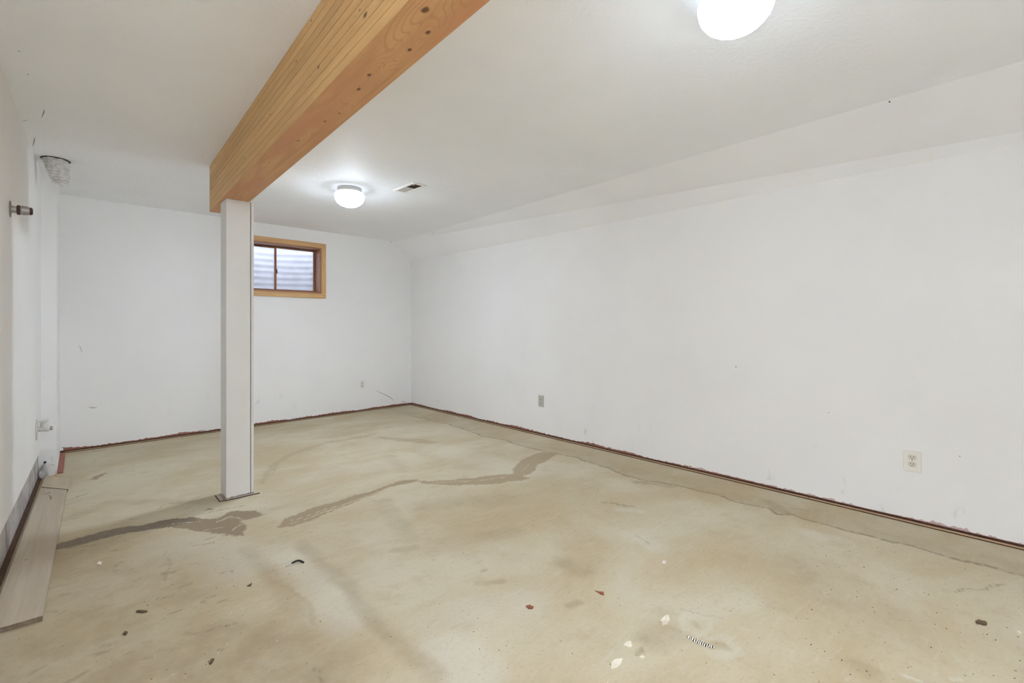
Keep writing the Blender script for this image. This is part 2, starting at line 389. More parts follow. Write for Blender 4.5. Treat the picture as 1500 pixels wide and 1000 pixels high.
# ceiling (flat part) and the sloped strip
ceiling = shell('ceiling', [[P(L_faceB, CEIL)+Vector((-0.15, 0, 0)), P(FL, CEIL)+Vector((-0.25, 0.0, 0)), up_f, up_b]], m_ceil, INS, 0.1); tag(ceiling, kind='structure')
slope = shell('wall_slope', [[up_f, low_f, low_b, up_b]], m_slope, INS, 0.1); tag(slope, kind='structure')
wall_right = shell('wall_right', [[P(FR, GAP)-UR*0.1, P(FRb, GAP), low_b, low_f-UR*0.1]], m_wall, INS, 0.12); tag(wall_right, kind='structure')
# far wall with the window opening
def FP(s, z, d=0.0): return Vector((FL.x, FL.y, 0))+UF*s+UP*z-n_far*d      # s along the wall, d outward
def s_at(px, py): return (on_plane(px, py, FL, n_far)-FL).dot(UF), on_plane(px, py, FL, n_far).z
wr, wt = s_at(477, 358); _, wb = s_at(477, 436.5)
s_mul, _ = s_at(405.5, 395)
CAS = 0.056
w_r = wr-CAS; w_l = 2*s_mul-w_r+0.07; w_t = wt-CAS*0.95; w_b = wb+CAS*0.9
print('window', w_l, w_r, w_b, w_t, 's_mul', s_mul)
SL = (FR-FL).length
s_up = (up_f-FL).dot(UF)
wall_far = shell('wall_far', [
    [FP(-0.25, GAP), FP(w_l, GAP), FP(w_l, w_b), FP(w_l, w_t), FP(w_l, CEIL), FP(-0.25, CEIL)],
    [FP(w_l, GAP), FP(w_r, GAP), FP(w_r, w_b), FP(w_l, w_b)],
    [FP(w_l, w_t), FP(w_r, w_t), FP(w_r, CEIL), FP(w_l, CEIL)],
    [FP(w_r, GAP), FP(SL, GAP), FP(SL, low_f.z), FP(s_up, CEIL), FP(w_r, CEIL), FP(w_r, w_t), FP(w_r, w_b)]], m_wall, INS, 0.12); tag(wall_far, kind='structure')
wall_back = shell('wall_back', [[P(L_faceB, 0), P(FRb, 0), low_b, up_b, P(L_faceB, CEIL)]], m_wall, INS, 0.1); tag(wall_back, kind='structure')
# left wall: near drywall that stops short of the floor, a dusty base behind it, and the part that steps into the room
DW = 0.2
wl = shell('wall_left', [[P(L_faceB, DW), P(L_face0, DW), P(L_face0, CEIL), P(L_faceB, CEIL)]], m_wall, INS, 0.012); tag(wl, kind='structure')
rec = -n_left*0.0135
lower = shell('lower_wall', [[P(L_faceB+rec, 0), P(L_face0+rec, 0), P(L_face0+rec, CEIL), P(L_faceB+rec, CEIL)]], m_lower, INS, 0.08, wl)
jog = shell('wall_left_step', [[P(L_face0, 0)-n_left*0.03, P(J0, 0), P(J0, CEIL), P(L_face0, CEIL)-n_left*0.03], [P(J0, 0), P(FL, 0), P(FL, CEIL), P(J0, CEIL)]], m_wall, INS, 0.02); tag(jog, kind='structure')

# ------------------------------------------------------------------ foot of the walls: dark plate, tack strips, old paint and a painted shade line
def strip_along(name, a, u, n, s0, s1, d0, d1, z0, z1, mat, parent, bev=0.0):
    """box from s0..s1 along u, d0..d1 out of the wall along n"""
    M = Matrix(((u.x, n.x, 0, a.x), (u.y, n.y, 0, a.y), (0, 0, 1, 0), (0, 0, 0, 1)))
    o = box(name, (0, 0, 0), (s1-s0, d1-d0, z1-z0), mat, parent, bev)
    o.matrix_world = M @ Matrix.Translation(((s0+s1)/2, (d0+d1)/2, (z0+z1)/2))
    return o
def ragged(name, a, u, n, s0, s1, hfun, mat, parent, z0, proud=0.0012, step=0.008):
    bm = bmesh.new(); prev = None
    k = int((s1-s0)/step)
    for i in range(k+1):
        s = s0+(s1-s0)*i/k; h = hfun(s)
        if h <= 0.0005:
            prev = None; continue
        b0 = a+u*s+n*proud; q = [b0+UP*z0, b0+UP*(z0+h), b0-n*proud+UP*(z0+h), b0-n*proud+UP*z0]
        vs_ = [bm.verts.new(p) for p in q]
        if prev:
            bm.faces.new([prev[0], vs_[0], vs_[1], prev[1]]); bm.faces.new([prev[1], vs_[1], vs_[2], prev[2]])
        prev = vs_
    return from_bm(name, bm, mat, parent)
def rnoise(seed, scale):
    r = random.Random(seed); ph = [(r.uniform(0, 6.28), r.uniform(0.6, 1.6)*f) for f in (1, 2.3, 5.1, 11, 27, 61)]
    return lambda s: sum(math.sin(s*scale*f+p)/(1+i*0.55) for i, (p, f) in enumerate(ph))/2.4
LR = (FRb-FR).length
for nm, a, u, n, L, par in (('right', FR, UR, n_right, LR, wall_right), ('far', FL, UF, n_far, SL, wall_far)):
    strip_along('bottom_plate', a, u, n, -0.08, L+0.08, -0.06, -0.010, 0, GAP+0.004, m_dark, par)
    s = 0.03
    while s < L-0.1:
        e = min(s+1.22, L-0.02)
        strip_along('tack_strip', a, u, n, s, e-0.004, -0.004, 0.013, 0.0015, 0.0085, m_tack, floor, 0.0008)
        strip_along('adhesive_line', a, u, n, s-0.002, e-0.001, 0.010, 0.0185, 0.0002, 0.0042, m_gap2, floor)  # dark strip painted in as the shaded front of the tack strip
        s = e
    h1 = rnoise(3 if nm == 'right' else 8, 5.0); h2 = rnoise(11 if nm == 'right' else 21, 90)
    env = (lambda s: 1.0) if nm == 'far' else (lambda s: max(0.1, 1.0-max(0, s-3.2)*0.45))
    ragged('red_residue', a, u, n, 0.02, L-0.01, lambda s: max(0, env(s)*(0.008+0.013*h1(s)+0.004*h2(s))) + 0.0025, m_red, par, GAP-0.002)
    h3 = rnoise(33 if nm == 'right' else 41, 7)
    ragged('pink_residue', a, u, n, 0.02, L-0.01, lambda s: max(0, (0.006+0.014*h3(s)+0.007*h2(s*1.3))*(1.0 if nm == 'far' or s > 3.0 else 0.55)), m_pink, par, GAP-0.002, 0.0006)
# old skirting paint ridge on the right and far walls
for (s0, s1) in ((3.15, 3.9), (4.1, 4.62), (4.9, 5.6), (1.5, 2.3), (2.5, 2.95), (0.4, 1.2)):
    strip_along('paint_ridge', FR, UR, n_right, s0, s1, -0.0005, 0.0012, 0.100, 0.1018, m_wall, wall_right)
for (s0, s1) in ((0.3, 1.1), (1.3, 2.2), (2.4, 3.2)):
    strip_along('paint_ridge', FL, UF, n_far, s0, s1, -0.0005, 0.0012, 0.094, 0.0958, m_wall, wall_far)
# marks and nail holes
def wall_dot(px, py, pl, n, par, r=0.004, mat=m_hole):
    c = on_plane(px, py, pl, n); bm = bmesh.new()
    M = Matrix.Translation(c) @ n.to_track_quat('Z', 'Y').to_matrix().to_4x4()
    lathe(bm, [(r, -0.001), (r, 0.0004), (r*0.6, 0.0008), (0, 0.0006)], 10, M); from_bm('nail_hole', bm, mat, par)
n_slope = (low_f-up_f).cross(up_b-up_f).normalized()
if n_slope.dot(INS-up_f) < 0: n_slope = -n_slope
for px, py in ((1078, 537), (668, 581), (1214, 604), (1406, 668), (720, 555), (860, 575)): wall_dot(px, py, FR, n_right, wall_right, 0.004 if px == 1078 else 0.0025)
for px, py in ((1303, 149), (985, 236.5), (765, 299), (634, 341)): wall_dot(px, py, up_f, n_slope, slope, 0.004)
for px, py in ((573, 354.5), (602, 387)): wall_dot(px, py, FL, n_far, wall_far, 0.006)
def scuff(pts, pl, n, par, wd, mat):
    q = [on_plane(a, b, pl, n) for a, b in pts]; bm = bmesh.new()
    tube(bm, q, [wd*0.4]+[wd]*(len(q)-2)+[wd*0.3], 6)
    for v in bm.verts:
        d = (v.co-pl).dot(n); v.co -= n*d*0.85
    from_bm('scuff_mark', bm, mat, par)
scuff([(551, 572), (562, 577), (572, 582), (577, 587)], FL, n_far, wall_far, 0.004, m_mark)
scuff([(588, 587), (592, 588.5), (596, 590)], FL, n_far, wall_far, 0.004, m_mark)
scuff([(130, 596), (136, 597), (142, 596.5)], FL, n_far, wall_far, 0.008, m_markl)
scuff([(116, 505), (119, 512), (120, 517)], FL, n_far, wall_far, 0.004, m_markl)
scuff([(90, 655), (100, 656), (115, 655)], FL, n_far, wall_far, 0.006, m_mark)
scuff([(48, 214), (50, 207), (51, 201)], Vector((0, 0, CEIL)), Vector((0, 0, -1)), ceiling, 0.003, m_mark)
scuff([(61, 172), (64, 165), (65, 160)], Vector((0, 0, CEIL)), Vector((0, 0, -1)), ceiling, 0.003, m_mark)
for a, b in ((41, 109), (28, 75)): wall_dot(a, b, Vector((0, 0, CEIL)), Vector((0, 0, -1)), ceiling, 0.003)
scuff([(22, 176), (28, 178), (36, 177), (42, 175)], Vector((0, 0, CEIL)), Vector((0, 0, -1)), ceiling, 0.003, m_markl)

# floor strip along the stepped wall, dark strip painted as the shadow gap, mortar lump
strip_along('tack_strip', J0, (FL-J0).normalized(), Vector((1, 0, 0)), 0.01, (FL-J0).length-0.02, 0.0, 0.035, 0.0005, 0.009, m_red, floor, 0.001)
strip_along('gap_shade', L_face0, dL, n_left, 0, (L_faceB-L_face0).length, -0.0135, 0.010, 0.0002, 0.003, m_dark, floor)
m_mortar = paint('white_mortar', srgb(206, 203, 200), 60, 0.8, scuff=0.4, rough=0.9)
bm = bmesh.new(); bmesh.ops.create_icosphere(bm, subdivisions=4, radius=1)
hN = rnoise(77, 3)
for v in bm.verts:
    c = v.co; k = 1+0.16*hN(c.x*2+c.z*1.7)+0.10*hN(c.y*3-c.z*2.6+c.x)
    v.co = Vector((c.x*0.05*k, c.y*0.05*k, max(0, c.z)*0.10*k))
o = from_bm('mortar_lump', bm, m_mortar, wl, True); o.location = (L_face0.x+0.035, RETY-0.02, 0)
for dx, dz in ((-0.012, 0.105), (0.02, 0.03), (-0.02, 0.01)):
    bm = bmesh.new(); bmesh.ops.create_icosphere(bm, subdivisions=2, radius=1)
    for v in bm.verts: v.co = Vector((v.co.x*0.008, v.co.y*0.006, v.co.z*0.010*(1+0.3*random.random())))
    q = from_bm('hole', bm, m_slot, wl); q.location = (L_face0.x+0.035+dx, RETY-0.062+dz*0.3, dz+0.004)

# ================================================================== WINDOW
win = bpy.data.objects.new('window_1', None); COL.objects.link(win); win.location = FP((w_l+w_r)/2, w_b); tag(win, kind='structure')
win.rotation_euler = (0, 0, math.atan2(UF.y, UF.x))                      # local x along wall, y outward, z up
m_oak = wood('oak_casing', srgb(222, 184, 134), srgb(178, 132, 88), ring=70, along=0)
m_oakv = wood('oak_casing_upright', srgb(222, 184, 134), srgb(178, 132, 88), ring=70, along=2)
m_jamb = wood('jamb_wood', srgb(178, 134, 108), srgb(136, 94, 74), ring=50, along=0, rough=0.28)
m_jambv = wood('jamb_wood_upright', srgb(178, 134, 108), srgb(136, 94, 74), ring=50, along=2, rough=0.28)
m_sash = wood('sash_wood', srgb(164, 116, 82), srgb(122, 82, 58), ring=60, along=2)
m_bronze = plain('bronze_track', srgb(84, 62, 52), 0.5, 0.4)
Wd = w_r-w_l; Hd = w_t-w_b; JD = 0.20
def wbox(nm, x0, x1, y0, y1, z0, z1, mat, par=win, bev=0.002):
    return box(nm, ((x0+x1)/2, (y0+y1)/2, (z0+z1)/2), (x1-x0, y1-y0, z1-z0), mat, par, bev)
hw = Wd/2
wbox('casing', -hw-CAS, hw+CAS, -0.016, 0, Hd, Hd+CAS, m_oak); wbox('casing', -hw-CAS, hw+CAS, -0.016, 0, -CAS, 0, m_oak)
wbox('casing', hw, hw+CAS, -0.0155, 0, 0, Hd, m_oakv); wbox('casing', -hw-CAS, -hw, -0.0155, 0, 0, Hd, m_oakv)
J = 0.016
wbox('jamb', -hw, hw, -0.004, JD, Hd-J, Hd, m_jamb, bev=0.001); wbox('jamb', -hw, hw, -0.004, JD, 0, J, m_jamb, bev=0.001)
wbox('jamb', hw-J, hw, -0.003, JD, J, Hd-J, m_jambv, bev=0.001); wbox('jamb', -hw, -hw+J, -0.003, JD, J, Hd-J, m_jambv, bev=0.001)
# two sliding sashes
t = NT('window_glass')
tr = t.n('ShaderNodeBsdfTransparent', None, Color=(0.93, 0.95, 0.97, 1)); gl = t.n('ShaderNodeBsdfGlossy', None, Roughness=0.02)
mx = t.n('ShaderNodeMixShader', None, i0=0.06, i1=tr.outputs[0], i2=gl.outputs[0]); t.t.links.new(mx.outputs[0], t.out.inputs[0]); m_glass = t.m
def sash(x0, x1, y, rail, mat):
    z0, z1 = J+0.004, Hd-J-0.004; th = 0.024
    s = wbox('sash', x0, x1, y, y+th, z0, z0+rail, mat, win, 0.002)
    wbox('rail', x0, x1, y, y+th, z1-rail*0.8, z1, mat, s, 0.002)
    wbox('stile', x0, x0+rail, y+0.0005, y+th-0.0005, z0+rail, z1-rail*0.8, mat, s, 0.001); wbox('stile', x1-rail, x1, y+0.0005, y+th-0.0005, z0+rail, z1-rail*0.8, mat, s, 0.001)
    wbox('pane', x0+rail-0.004, x1-rail+0.004, y+th/2-0.002, y+th/2+0.002, z0+rail-0.004, z1-rail*0.8+0.004, m_glass, s, 0)
    return s
sash(-hw+J+0.002, 0.014, JD-0.036, 0.020, m_sash)
sash(-0.014, hw-J-0.002, JD-0.064, 0.020, m_sash)
wbox('track', -hw+J, hw-J, JD-0.068, JD-0.006, J, J+0.006, m_bronze, win, 0.001); wbox('track', -hw+J, hw-J, JD-0.068, JD-0.006, Hd-J-0.006, Hd-J, m_bronze, win, 0.001)
wbox('latch', 0.0, 0.012, JD-0.076, JD-0.064, Hd*0.40, Hd*0.40+0.05, m_bronze, win, 0.002)
# corrugated window well outside
m_well = plain('galvanised_steel', srgb(222, 224, 230), 0.6, 0.4, 0.0, var=0.12, vs=9)
bm = bmesh.new(); nz, na = 110, 44; rows = []
wc = FP((w_l+w_r)/2, 0, JD+0.02)
for i in range(nz+1):
    z = w_b-0.25+(2.62-(w_b-0.25))*i/nz; cr = 0.0022*math.cos(2*math.pi*z/0.078); row = []
    for k in range(na+1):
        a = math.pi*k/na
        row.append(bm.verts.new(wc+UF*(math.cos(a)*(0.68+cr))-n_far*(math.sin(a)**0.8*(0.62+cr))+UP*z))
    rows.append(row)
for r0, r1 in zip(rows, rows[1:]):
    for k in range(na): bm.faces.new([r0[k], r0[k+1], r1[k+1], r1[k]])
wellm = from_bm('window_well', bm, m_well, None, True); tag(wellm, 'corrugated galvanised steel window well seen outside through the basement window', 'window well')
sm_ = wellm.modifiers.new('thickness', 'SOLIDIFY'); sm_.thickness = 0.003; sm_.offset = 1
m_soil = plain('gravel', srgb(150, 142, 134), 0.95, 0.1, var=0.5, vs=60)
bm = bmesh.new(); bbox(bm, (0, 0, 0), (1.5, 0.75, 0.05)); so = from_bm('well_ground', bm, m_soil)
so.location = wc-n_far*0.33+UP*(w_b-0.20); so.rotation_euler = win.rotation_euler; tag(so, kind='structure')
# the earth and foundation around the well keep daylight out of the wall cavity
m_conc = plain('foundation_concrete', srgb(170, 168, 164), 0.9, 0.1, var=0.2, vs=12)
fnd = shell('wall_foundation', [[FP(-0.6, -0.05, 0.125), FP(w_l-0.02, -0.05, 0.125), FP(w_l-0.02, 2.45, 0.125), FP(-0.6, 2.45, 0.125)],
    [FP(w_r+0.02, -0.05, 0.125), FP(SL+0.4, -0.05, 0.125), FP(SL+0.4, 2.45, 0.125), FP(w_r+0.02, 2.45, 0.125)],
    [FP(w_l-0.02, -0.05, 0.125), FP(w_r+0.02, -0.05, 0.125), FP(w_r+0.02, w_b-0.02, 0.125), FP(w_l-0.02, w_b-0.02, 0.125)],
    [FP(w_l-0.02, w_t+0.02, 0.125), FP(w_r+0.02, w_t+0.02, 0.125), FP(w_r+0.02, 2.45, 0.125), FP(w_l-0.02, 2.45, 0.125)]], m_conc, INS, 0.09); tag(fnd, kind='structure')

# ================================================================== BEAM (glued laminated)
BZ = 1.95
bt0 = at_z(307, 243.5, CEIL); bt1 = at_z(473, 0, CEIL); bb0 = at_z(371, 292, BZ); bb1 = at_z(718, 0, BZ)
BW = 0.136
ub = ((bt1-bt0).normalized()+(bb1-bb0).normalized()).normalized()          # towards the camera end
nb = Vector((-ub.y, ub.x, 0)); nb = nb if nb.x > 0 else -nb
mid_d = ((bt0+bt1)/2-bt0).dot(nb)                                          # ~0: left face line
L0 = bt0
wid = ((bb0+bb1)/2-L0).dot(nb); print('beam width', wid, 'far', bt0, 'dir', ub)
B_LEN = (YB-bt0.y)/ub.y-0.02
beam = empty('ceiling_beam', P(L0, BZ)+nb*wid/2, 'honey brown glued laminated timber beam running under the ceiling onto the white post', 'beam')
beam.rotation_euler = (0, 0, math.atan2(ub.y, ub.x))
def to_beam(p):
    q = p-(P(L0, BZ)+nb*wid/2); return Vector((q.dot(ub), q.dot(Vector((-ub.y, ub.x, 0))), q.z))
kn_b = [to_beam(at_z(a, b, BZ)) for a, b in ((623, 14.6), (626.7, 47.6), (600, 73), (541, 110), (525.6, 130.6), (497, 166), (476, 178), (437, 206), (395, 238), (380, 262))]
fl_n = nb
kn_l = [to_beam(on_plane(a, b, L0, nb)) for a, b in ((535, 22), (466.5, 98), (359, 232), (434, 90), (395, 168), (456, 30), (527, 15))]
rr = [0.011, 0.008, 0.007, 0.008, 0.008, 0.005, 0.006, 0.006, 0.005, 0.005]
m_bot = wood('glulam_bottom', srgb(216, 168, 118), srgb(176, 120, 80), list(zip(kn_b, rr)), ring=42, along=0, red=srgb(204, 146, 106), warp=0.6, lines=0.36)
m_side = wood('glulam_side', srgb(226, 186, 128), srgb(192, 146, 96), list(zip(kn_l, [0.010, 0.008, 0.005, 0.006, 0.005, 0.005, 0.004])), ring=16, along=0, warp=0.3, lines=0.17, rand=0.12)
NL = 9; LH = (CEIL-BZ)/NL
tones = [0.0, 0.02, 0.10, 0.04, 0.16, 0.08, 0.13, 0.10, 0.16]
for i in range(NL):
    z0 = i*LH
    mm = m_bot if i == 0 else m_side
    o = box('lamination', (B_LEN/2, 0, z0+LH/2), (B_LEN, abs(wid), LH-0.0004), mm, beam, 0.0012)
    if i == 0:
        o.data.materials.append(m_side)                                   # side faces of the lowest board
        for p in o.data.polygons: p.material_index = 0 if p.normal.z < -0.7 else 1
# ================================================================== POST
pA = at_z(332, 729); pB = at_z(373.5, 720); pT = at_z(330, 288.5, BZ); pTB = at_z(370, 292.5, BZ)
px0 = (pA.x+pT.x)/2; px1 = (pB.x+pTB.x)/2; py0 = (pA.y+pT.y)/2; 
print('post', pA, pB, pT, pTB)
py0 = 3.45
def px_to_x(px, y):                                                       # world x on the plane y = const
    d = ray(px, HZ); return d.x*y/d.y
px0 = px_to_x(331.5, py0); px1 = px_to_x(371.8, py0)
PD = 0.0
while True:                                                               # depth from the visible left face
    PD += 0.001
    q = Vector((px0, py0+PD, 0)); D = q.dot(FW)
    if CX+F_PX*q.dot(RT)/D <= 321.3 or PD > 0.3: break
PD = min(PD, 0.165)
print('post box', px0, px1, py0, PD)
post = empty('support_post', ((px0+px1)/2, py0+PD/2, 0), 'square white boxed support post holding up the end of the wooden beam', 'post')
PWd = px1-px0; seam = 0.016
def pb(nm, x0, x1, y0, y1, z0, z1, mat, bev=0.0015, par=post): return box(nm, ((x0+x1)/2, (y0+y1)/2, (z0+z1)/2), (x1-x0, y1-y0, z1-z0), mat, par, bev)
hx, hy = PWd/2, PD/2
pb('core', -hx+0.012, hx-0.012, -hy+0.012, hy-0.012, 0.0, BZ, m_seam, 0)
pb('front_panel', -hx, hx-seam-0.005, -hy, -hy+0.014, 0.010, BZ-0.001, m_post)
pb('side_panel', -hx, -hx+0.014, -hy+0.0145, hy, 0.012, BZ-0.001, m_post)
pb('side_panel', hx-seam, hx, -hy+0.001, hy, 0.012, BZ-0.001, m_post)
pb('back_panel', -hx+0.0145, hx-seam-0.0005, hy-0.014, hy, 0.012, BZ-0.001, m_post)
# broken remains of the base trim
m_gouge = plain('gouge_brown', srgb(150, 133, 114), 0.9, 0.1)
m_base = plain('base_trim_remnant', srgb(204, 188, 178), 0.8, 0.2, var=0.35, vs=70)
pb('base_trim', -hx-0.004, hx+0.028, -hy-0.014, -hy-0.001, 0.004, 0.009, m_base, 0.001)
pb('base_trim', -hx-0.036, -hx-0.014, -hy-0.004, hy-0.03, 0.004, 0.008, m_base, 0.001)
pb('base_trim_underside', -hx-0.007, hx+0.032, -hy-0.019, -hy, 0.0004, 0.004, m_gap2, 0)
pb('base_trim_underside', -hx-0.040, -hx-0.010, -hy-0.010, hy-0.03, 0.0004, 0.004, m_gap2, 0)
bm = bmesh.new()
for i in range(26):
    x = -hx+PWd*i/26+random.uniform(0, 0.004); bbox(bm, (x, -hy-0.002, 0.010), (random.uniform(0.002, 0.009), 0.004, random.uniform(0.004, 0.014)))
from_bm('caulk_remnant', bm, m_mark, post)

# ================================================================== CEILING LIGHTS
def dome_mat(k):
    t = NT('lit_dome_glass')
    nz_ = t.math('MULTIPLY', t.n('ShaderNodeSeparateXYZ', None, i0=t.n('ShaderNodeNewGeometry').outputs['Normal']).outputs[2], -1.0)
    # the bulb sits behind the middle of the bowl: the bowl shines most downwards, least at its rim
    em = t.n('ShaderNodeEmission', None, Color=(0.87, 0.975, 1.12, 1), Strength=t.math('ADD', t.ramp(nz_, 0.32, 1.0, LAMP*RIM, LAMP*k), t.ramp(nz_, -0.05, -0.6, 0.0, LAMP*0.006)))
    t.t.links.new(em.outputs[0], t.out.inputs[0]); return t.m
m_ring = plain('lamp_ring_metal', srgb(196, 195, 192), 0.35, 0.5, 0.3)
def lamp(loc, label, power=1.0):
    e = empty('ceiling_light', loc, label, 'ceiling light', 'flush dome ceiling lights')
    bm = bmesh.new(); lathe(bm, [(0.094, 0.0), (0.098, -0.005), (0.098, -0.016), (0.095, -0.019), (0.098, -0.022), (0.098, -0.038), (0.088, -0.041)], 48); from_bm('base_ring', bm, m_ring, e, True)
    bm = bmesh.new()
    prof = [(0.094, -0.036), (0.112, -0.042), (0.1195, -0.052), (0.121, -0.062)]
    for k in range(1, 15):
        a = math.pi/2*k/14; prof.append((0.121*math.cos(a)**0.92 if k < 14 else 0.0, -0.062-0.094*math.sin(a)**1.05))
    lathe(bm, prof, 48, cap=False); from_bm('glass_dome', bm, dome_mat(power), e, True)
    return e
l1 = at_z(513.5, 276.5, CEIL); D1 = 3.9
l1 = Vector((1.655, 3.79, CEIL)); l2 = Vector((1.625, 0.635, CEIL))
lamp(l1, 'lit white flush dome ceiling light between the window and the air vent', 1.05)
lamp(Vector((0.22, -0.85, CEIL)), 'lit white flush dome ceiling light between the wooden beam and the wall with the pipes', 2.05)
lamp(l2, 'lit white flush dome ceiling light far from the window', 0.48)

# ================================================================== CEILING VENT
vc = [at_z(a, b, CEIL) for a, b in ((576.5, 277.4), (606.4, 266.7), (624, 271.3), (595, 283))]
cen = sum(vc, Vector())/4; ul = ((vc[1]-vc[0])+(vc[2]-vc[3])).normalized(); us = Vector((-ul.y, ul.x, 0))
vl = ((vc[1]-vc[0]).length+(vc[2]-vc[3]).length)/2; vw = ((vc[3]-vc[0]).length+(vc[2]-vc[1]).length)/2
print('vent', cen, vl, vw, ul)
vent = empty('air_vent', cen, 'small white rectangular ceiling air register with half its louvres open', 'air vent', None, (0, 0, math.atan2(ul.y, ul.x)))
m_vent = plain('vent_enamel', srgb(238, 236, 232), 0.4, 0.4); m_vent2 = plain('vent_louvre', srgb(196, 190, 184), 0.5, 0.3); m_ventin = plain('vent_dark', srgb(96, 78, 72), 0.8, 0.2)
fw = 0.022
pv = lambda nm, x0, x1, y0, y1, z0, z1, m, bev=0.001: pb(nm, x0, x1, y0, y1, z0, z1, m, bev, vent)
pv('frame', -vl/2, vl/2, -vw/2, -vw/2+fw, -0.007, 0, m_vent); pv('frame', -vl/2, vl/2, vw/2-fw, vw/2, -0.007, 0, m_vent)
pv('frame', -vl/2, -vl/2+fw, -vw/2+fw, vw/2-fw, -0.0068, 0, m_vent); pv('frame', vl/2-fw, vl/2, -vw/2+fw, vw/2-fw, -0.0068, 0, m_vent)
pv('divider', -0.005, 0.005, -vw/2+fw, vw/2-fw, -0.006, -0.001, m_vent)
pv('duct_opening', -vl/2+fw, vl/2-fw, -vw/2+fw, vw/2-fw, -0.0012, -0.0002, m_ventin, 0)
for sgn in (-1, 1):
    nlv = 6
    for i in range(nlv):
        x = sgn*(0.015+(vl/2-fw-0.024)*i/(nlv-1)); lw = (vl/2-fw-0.010)/nlv
        o = box('louvre', (0, 0, 0), (lw*0.86 if sgn < 0 else 0.0030, vw-2*fw-0.002, 0.0010), m_vent2 if sgn < 0 else m_ventin, vent)
        o.location = (x, 0, -0.0036); o.rotation_euler = (0, math.radians(-10 if sgn < 0 else 70), 0)
o = box('lever', (vl/2-0.035, -vw/2+fw+0.006, -0.008), (0.006, 0.010, 0.008), m_vent, vent, 0.001)

# ================================================================== OUTLETS
def outlet(px, py, pl, n, u, W, H, label, mplate, mrec):
    c = on_plane(px, py, pl, n)
    e = empty('wall_outlet', c, label, 'outlet'); e.matrix_world = Matrix(((u.x, 0, n.x, c.x), (u.y, 0, n.y, c.y), (0, 1, 0, c.z), (0, 0, 0, 1)))
    bm = bmesh.new(); bbox(bm, (0, 0, 0.003), (W, H, 0.006))
    top = [f for f in bm.faces if f.normal.z > 0.5 or sum(v.co.z for v in f.verts)/4 > 0.005]
    for f in top:
        for v in f.verts: v.co.x *= 0.93; v.co.y *= 0.95
    from_bm('cover_plate', bm, mplate, e)
    for s in (-1, 1):
        bm = bmesh.new(); pr = []
        for k in range(28):
            a = 2*math.pi*k/28; pr.append((max(-0.0185, min(0.0185, 0.0205*math.cos(a))), max(-0.0155, min(0.0155, 0.0182*math.sin(a)))))
        vs0 = [bm.verts.new((x, y+s*0.0195, 0.0055)) for x, y in pr]; vs1 = [bm.verts.new((x*0.96, y*0.96+s*0.0195, 0.0082)) for x, y in pr]
        bm.faces.new(vs1)
        for k in range(28): bm.faces.new([vs0[k], vs0[(k+1) % 28], vs1[(k+1) % 28], vs1[k]])
        r = from_bm('receptacle', bm, mrec, e)
        for sx, hh in ((-0.0064, 0.0075), (0.0064, 0.0095)): box('slot', (sx, s*0.0195+0.0035, 0.0081), (0.0024, hh, 0.0012), m_slot, r)
        bm = bmesh.new(); lathe(bm, [(0.0026, 0.0076), (0.0026, 0.0087)], 12, Matrix.Translation((0, s*0.0195-0.0078, 0))); from_bm('ground_hole', bm, m_slot, r)
    bm = bmesh.new(); lathe(bm, [(0.0030, 0.0055), (0.0030, 0.0066), (0.0015, 0.0072), (0, 0.0073)], 14); from_bm('screw', bm, m_screw, e)
outlet(1336.3, 674.5, FR, n_right, -UR if False else UR, 0.080, 0.124, 'white duplex power outlet with wide cover plate low on the long sloped-top wall', m_white_plastic, m_recept)
outlet(792.8, 587.3, FR, n_right, UR, 0.074, 0.118, 'greyish power outlet on the long wall, nearer the window corner than the white one', m_grey_plastic, m_grey_plastic)
outlet(530.3, 562.8, FL, n_far, UF, 0.070, 0.112, 'small white power outlet on the short wall below and beside the wood-framed window', m_white_plastic, m_recept)

# ================================================================== PIPES ON THE LEFT WALL
m_chrome = plain('dull_pipe_metal', srgb(178, 172, 168), 0.4, 0.5, 0.6, var=0.2, vs=60)
m_pipe_dark = plain('rusty_brown_metal', srgb(84, 62, 58), 0.6, 0.3, 0.3, var=0.3, vs=90)
m_pipe_w = plain('painted_pipe', srgb(214, 212, 208), 0.5, 0.3, var=0.1, vs=40)
def along_wall(px, py): return on_plane(px, py, L_face0, n_left)
RX = Matrix(((0, 0, 1, 0), (0, 1, 0, 0), (-1, 0, 0, 0), (0, 0, 0, 1)))      # lathe axis -> +x
c = along_wall(14.5, 306)
e = empty('pipe_stub', c, 'short brown and grey metal pipe stub with wall flange, high on the side wall', 'pipe'); S = 1.0
def lp(nm, prof, mat, par, M=RX, seg=24):
    bm = bmesh.new(); lathe(bm, prof, seg, M); return from_bm(nm, bm, mat, par, False)
lp('wall_flange', [(0.040, 0), (0.040, 0.003), (0.018, 0.005)], m_mark, e)
lp('pipe', [(0.017, 0.004), (0.017, 0.024)], m_chrome, e)
lp('collar', [(0.021, 0.023), (0.024, 0.026), (0.024, 0.034), (0.021, 0.036)], m_pipe_dark, e, seg=6)
lp('fitting', [(0.020, 0.036), (0.023, 0.042), (0.022, 0.058), (0.019, 0.068)], m_chrome, e)
lp('end_cap', [(0.019, 0.068), (0.018, 0.076), (0.012, 0.079), (0, 0.079)], m_pipe_dark, e)
c = along_wall(53.5, 629)
e2 = empty('pipe_valve', c, 'white painted pipe stub with upright capped valve, low on the side wall by the corner', 'pipe')
lp('wall_flange', [(0.075, 0), (0.073, 0.004), (0.02, 0.008)], m_pipe_w, e2)
lp('pipe', [(0.017, 0.004), (0.017, 0.040), (0.021, 0.042), (0.021, 0.058), (0.017, 0.066), (0, 0.068)], m_pipe_w, e2)
Mz = Matrix.Translation((0.036, 0, 0.01))
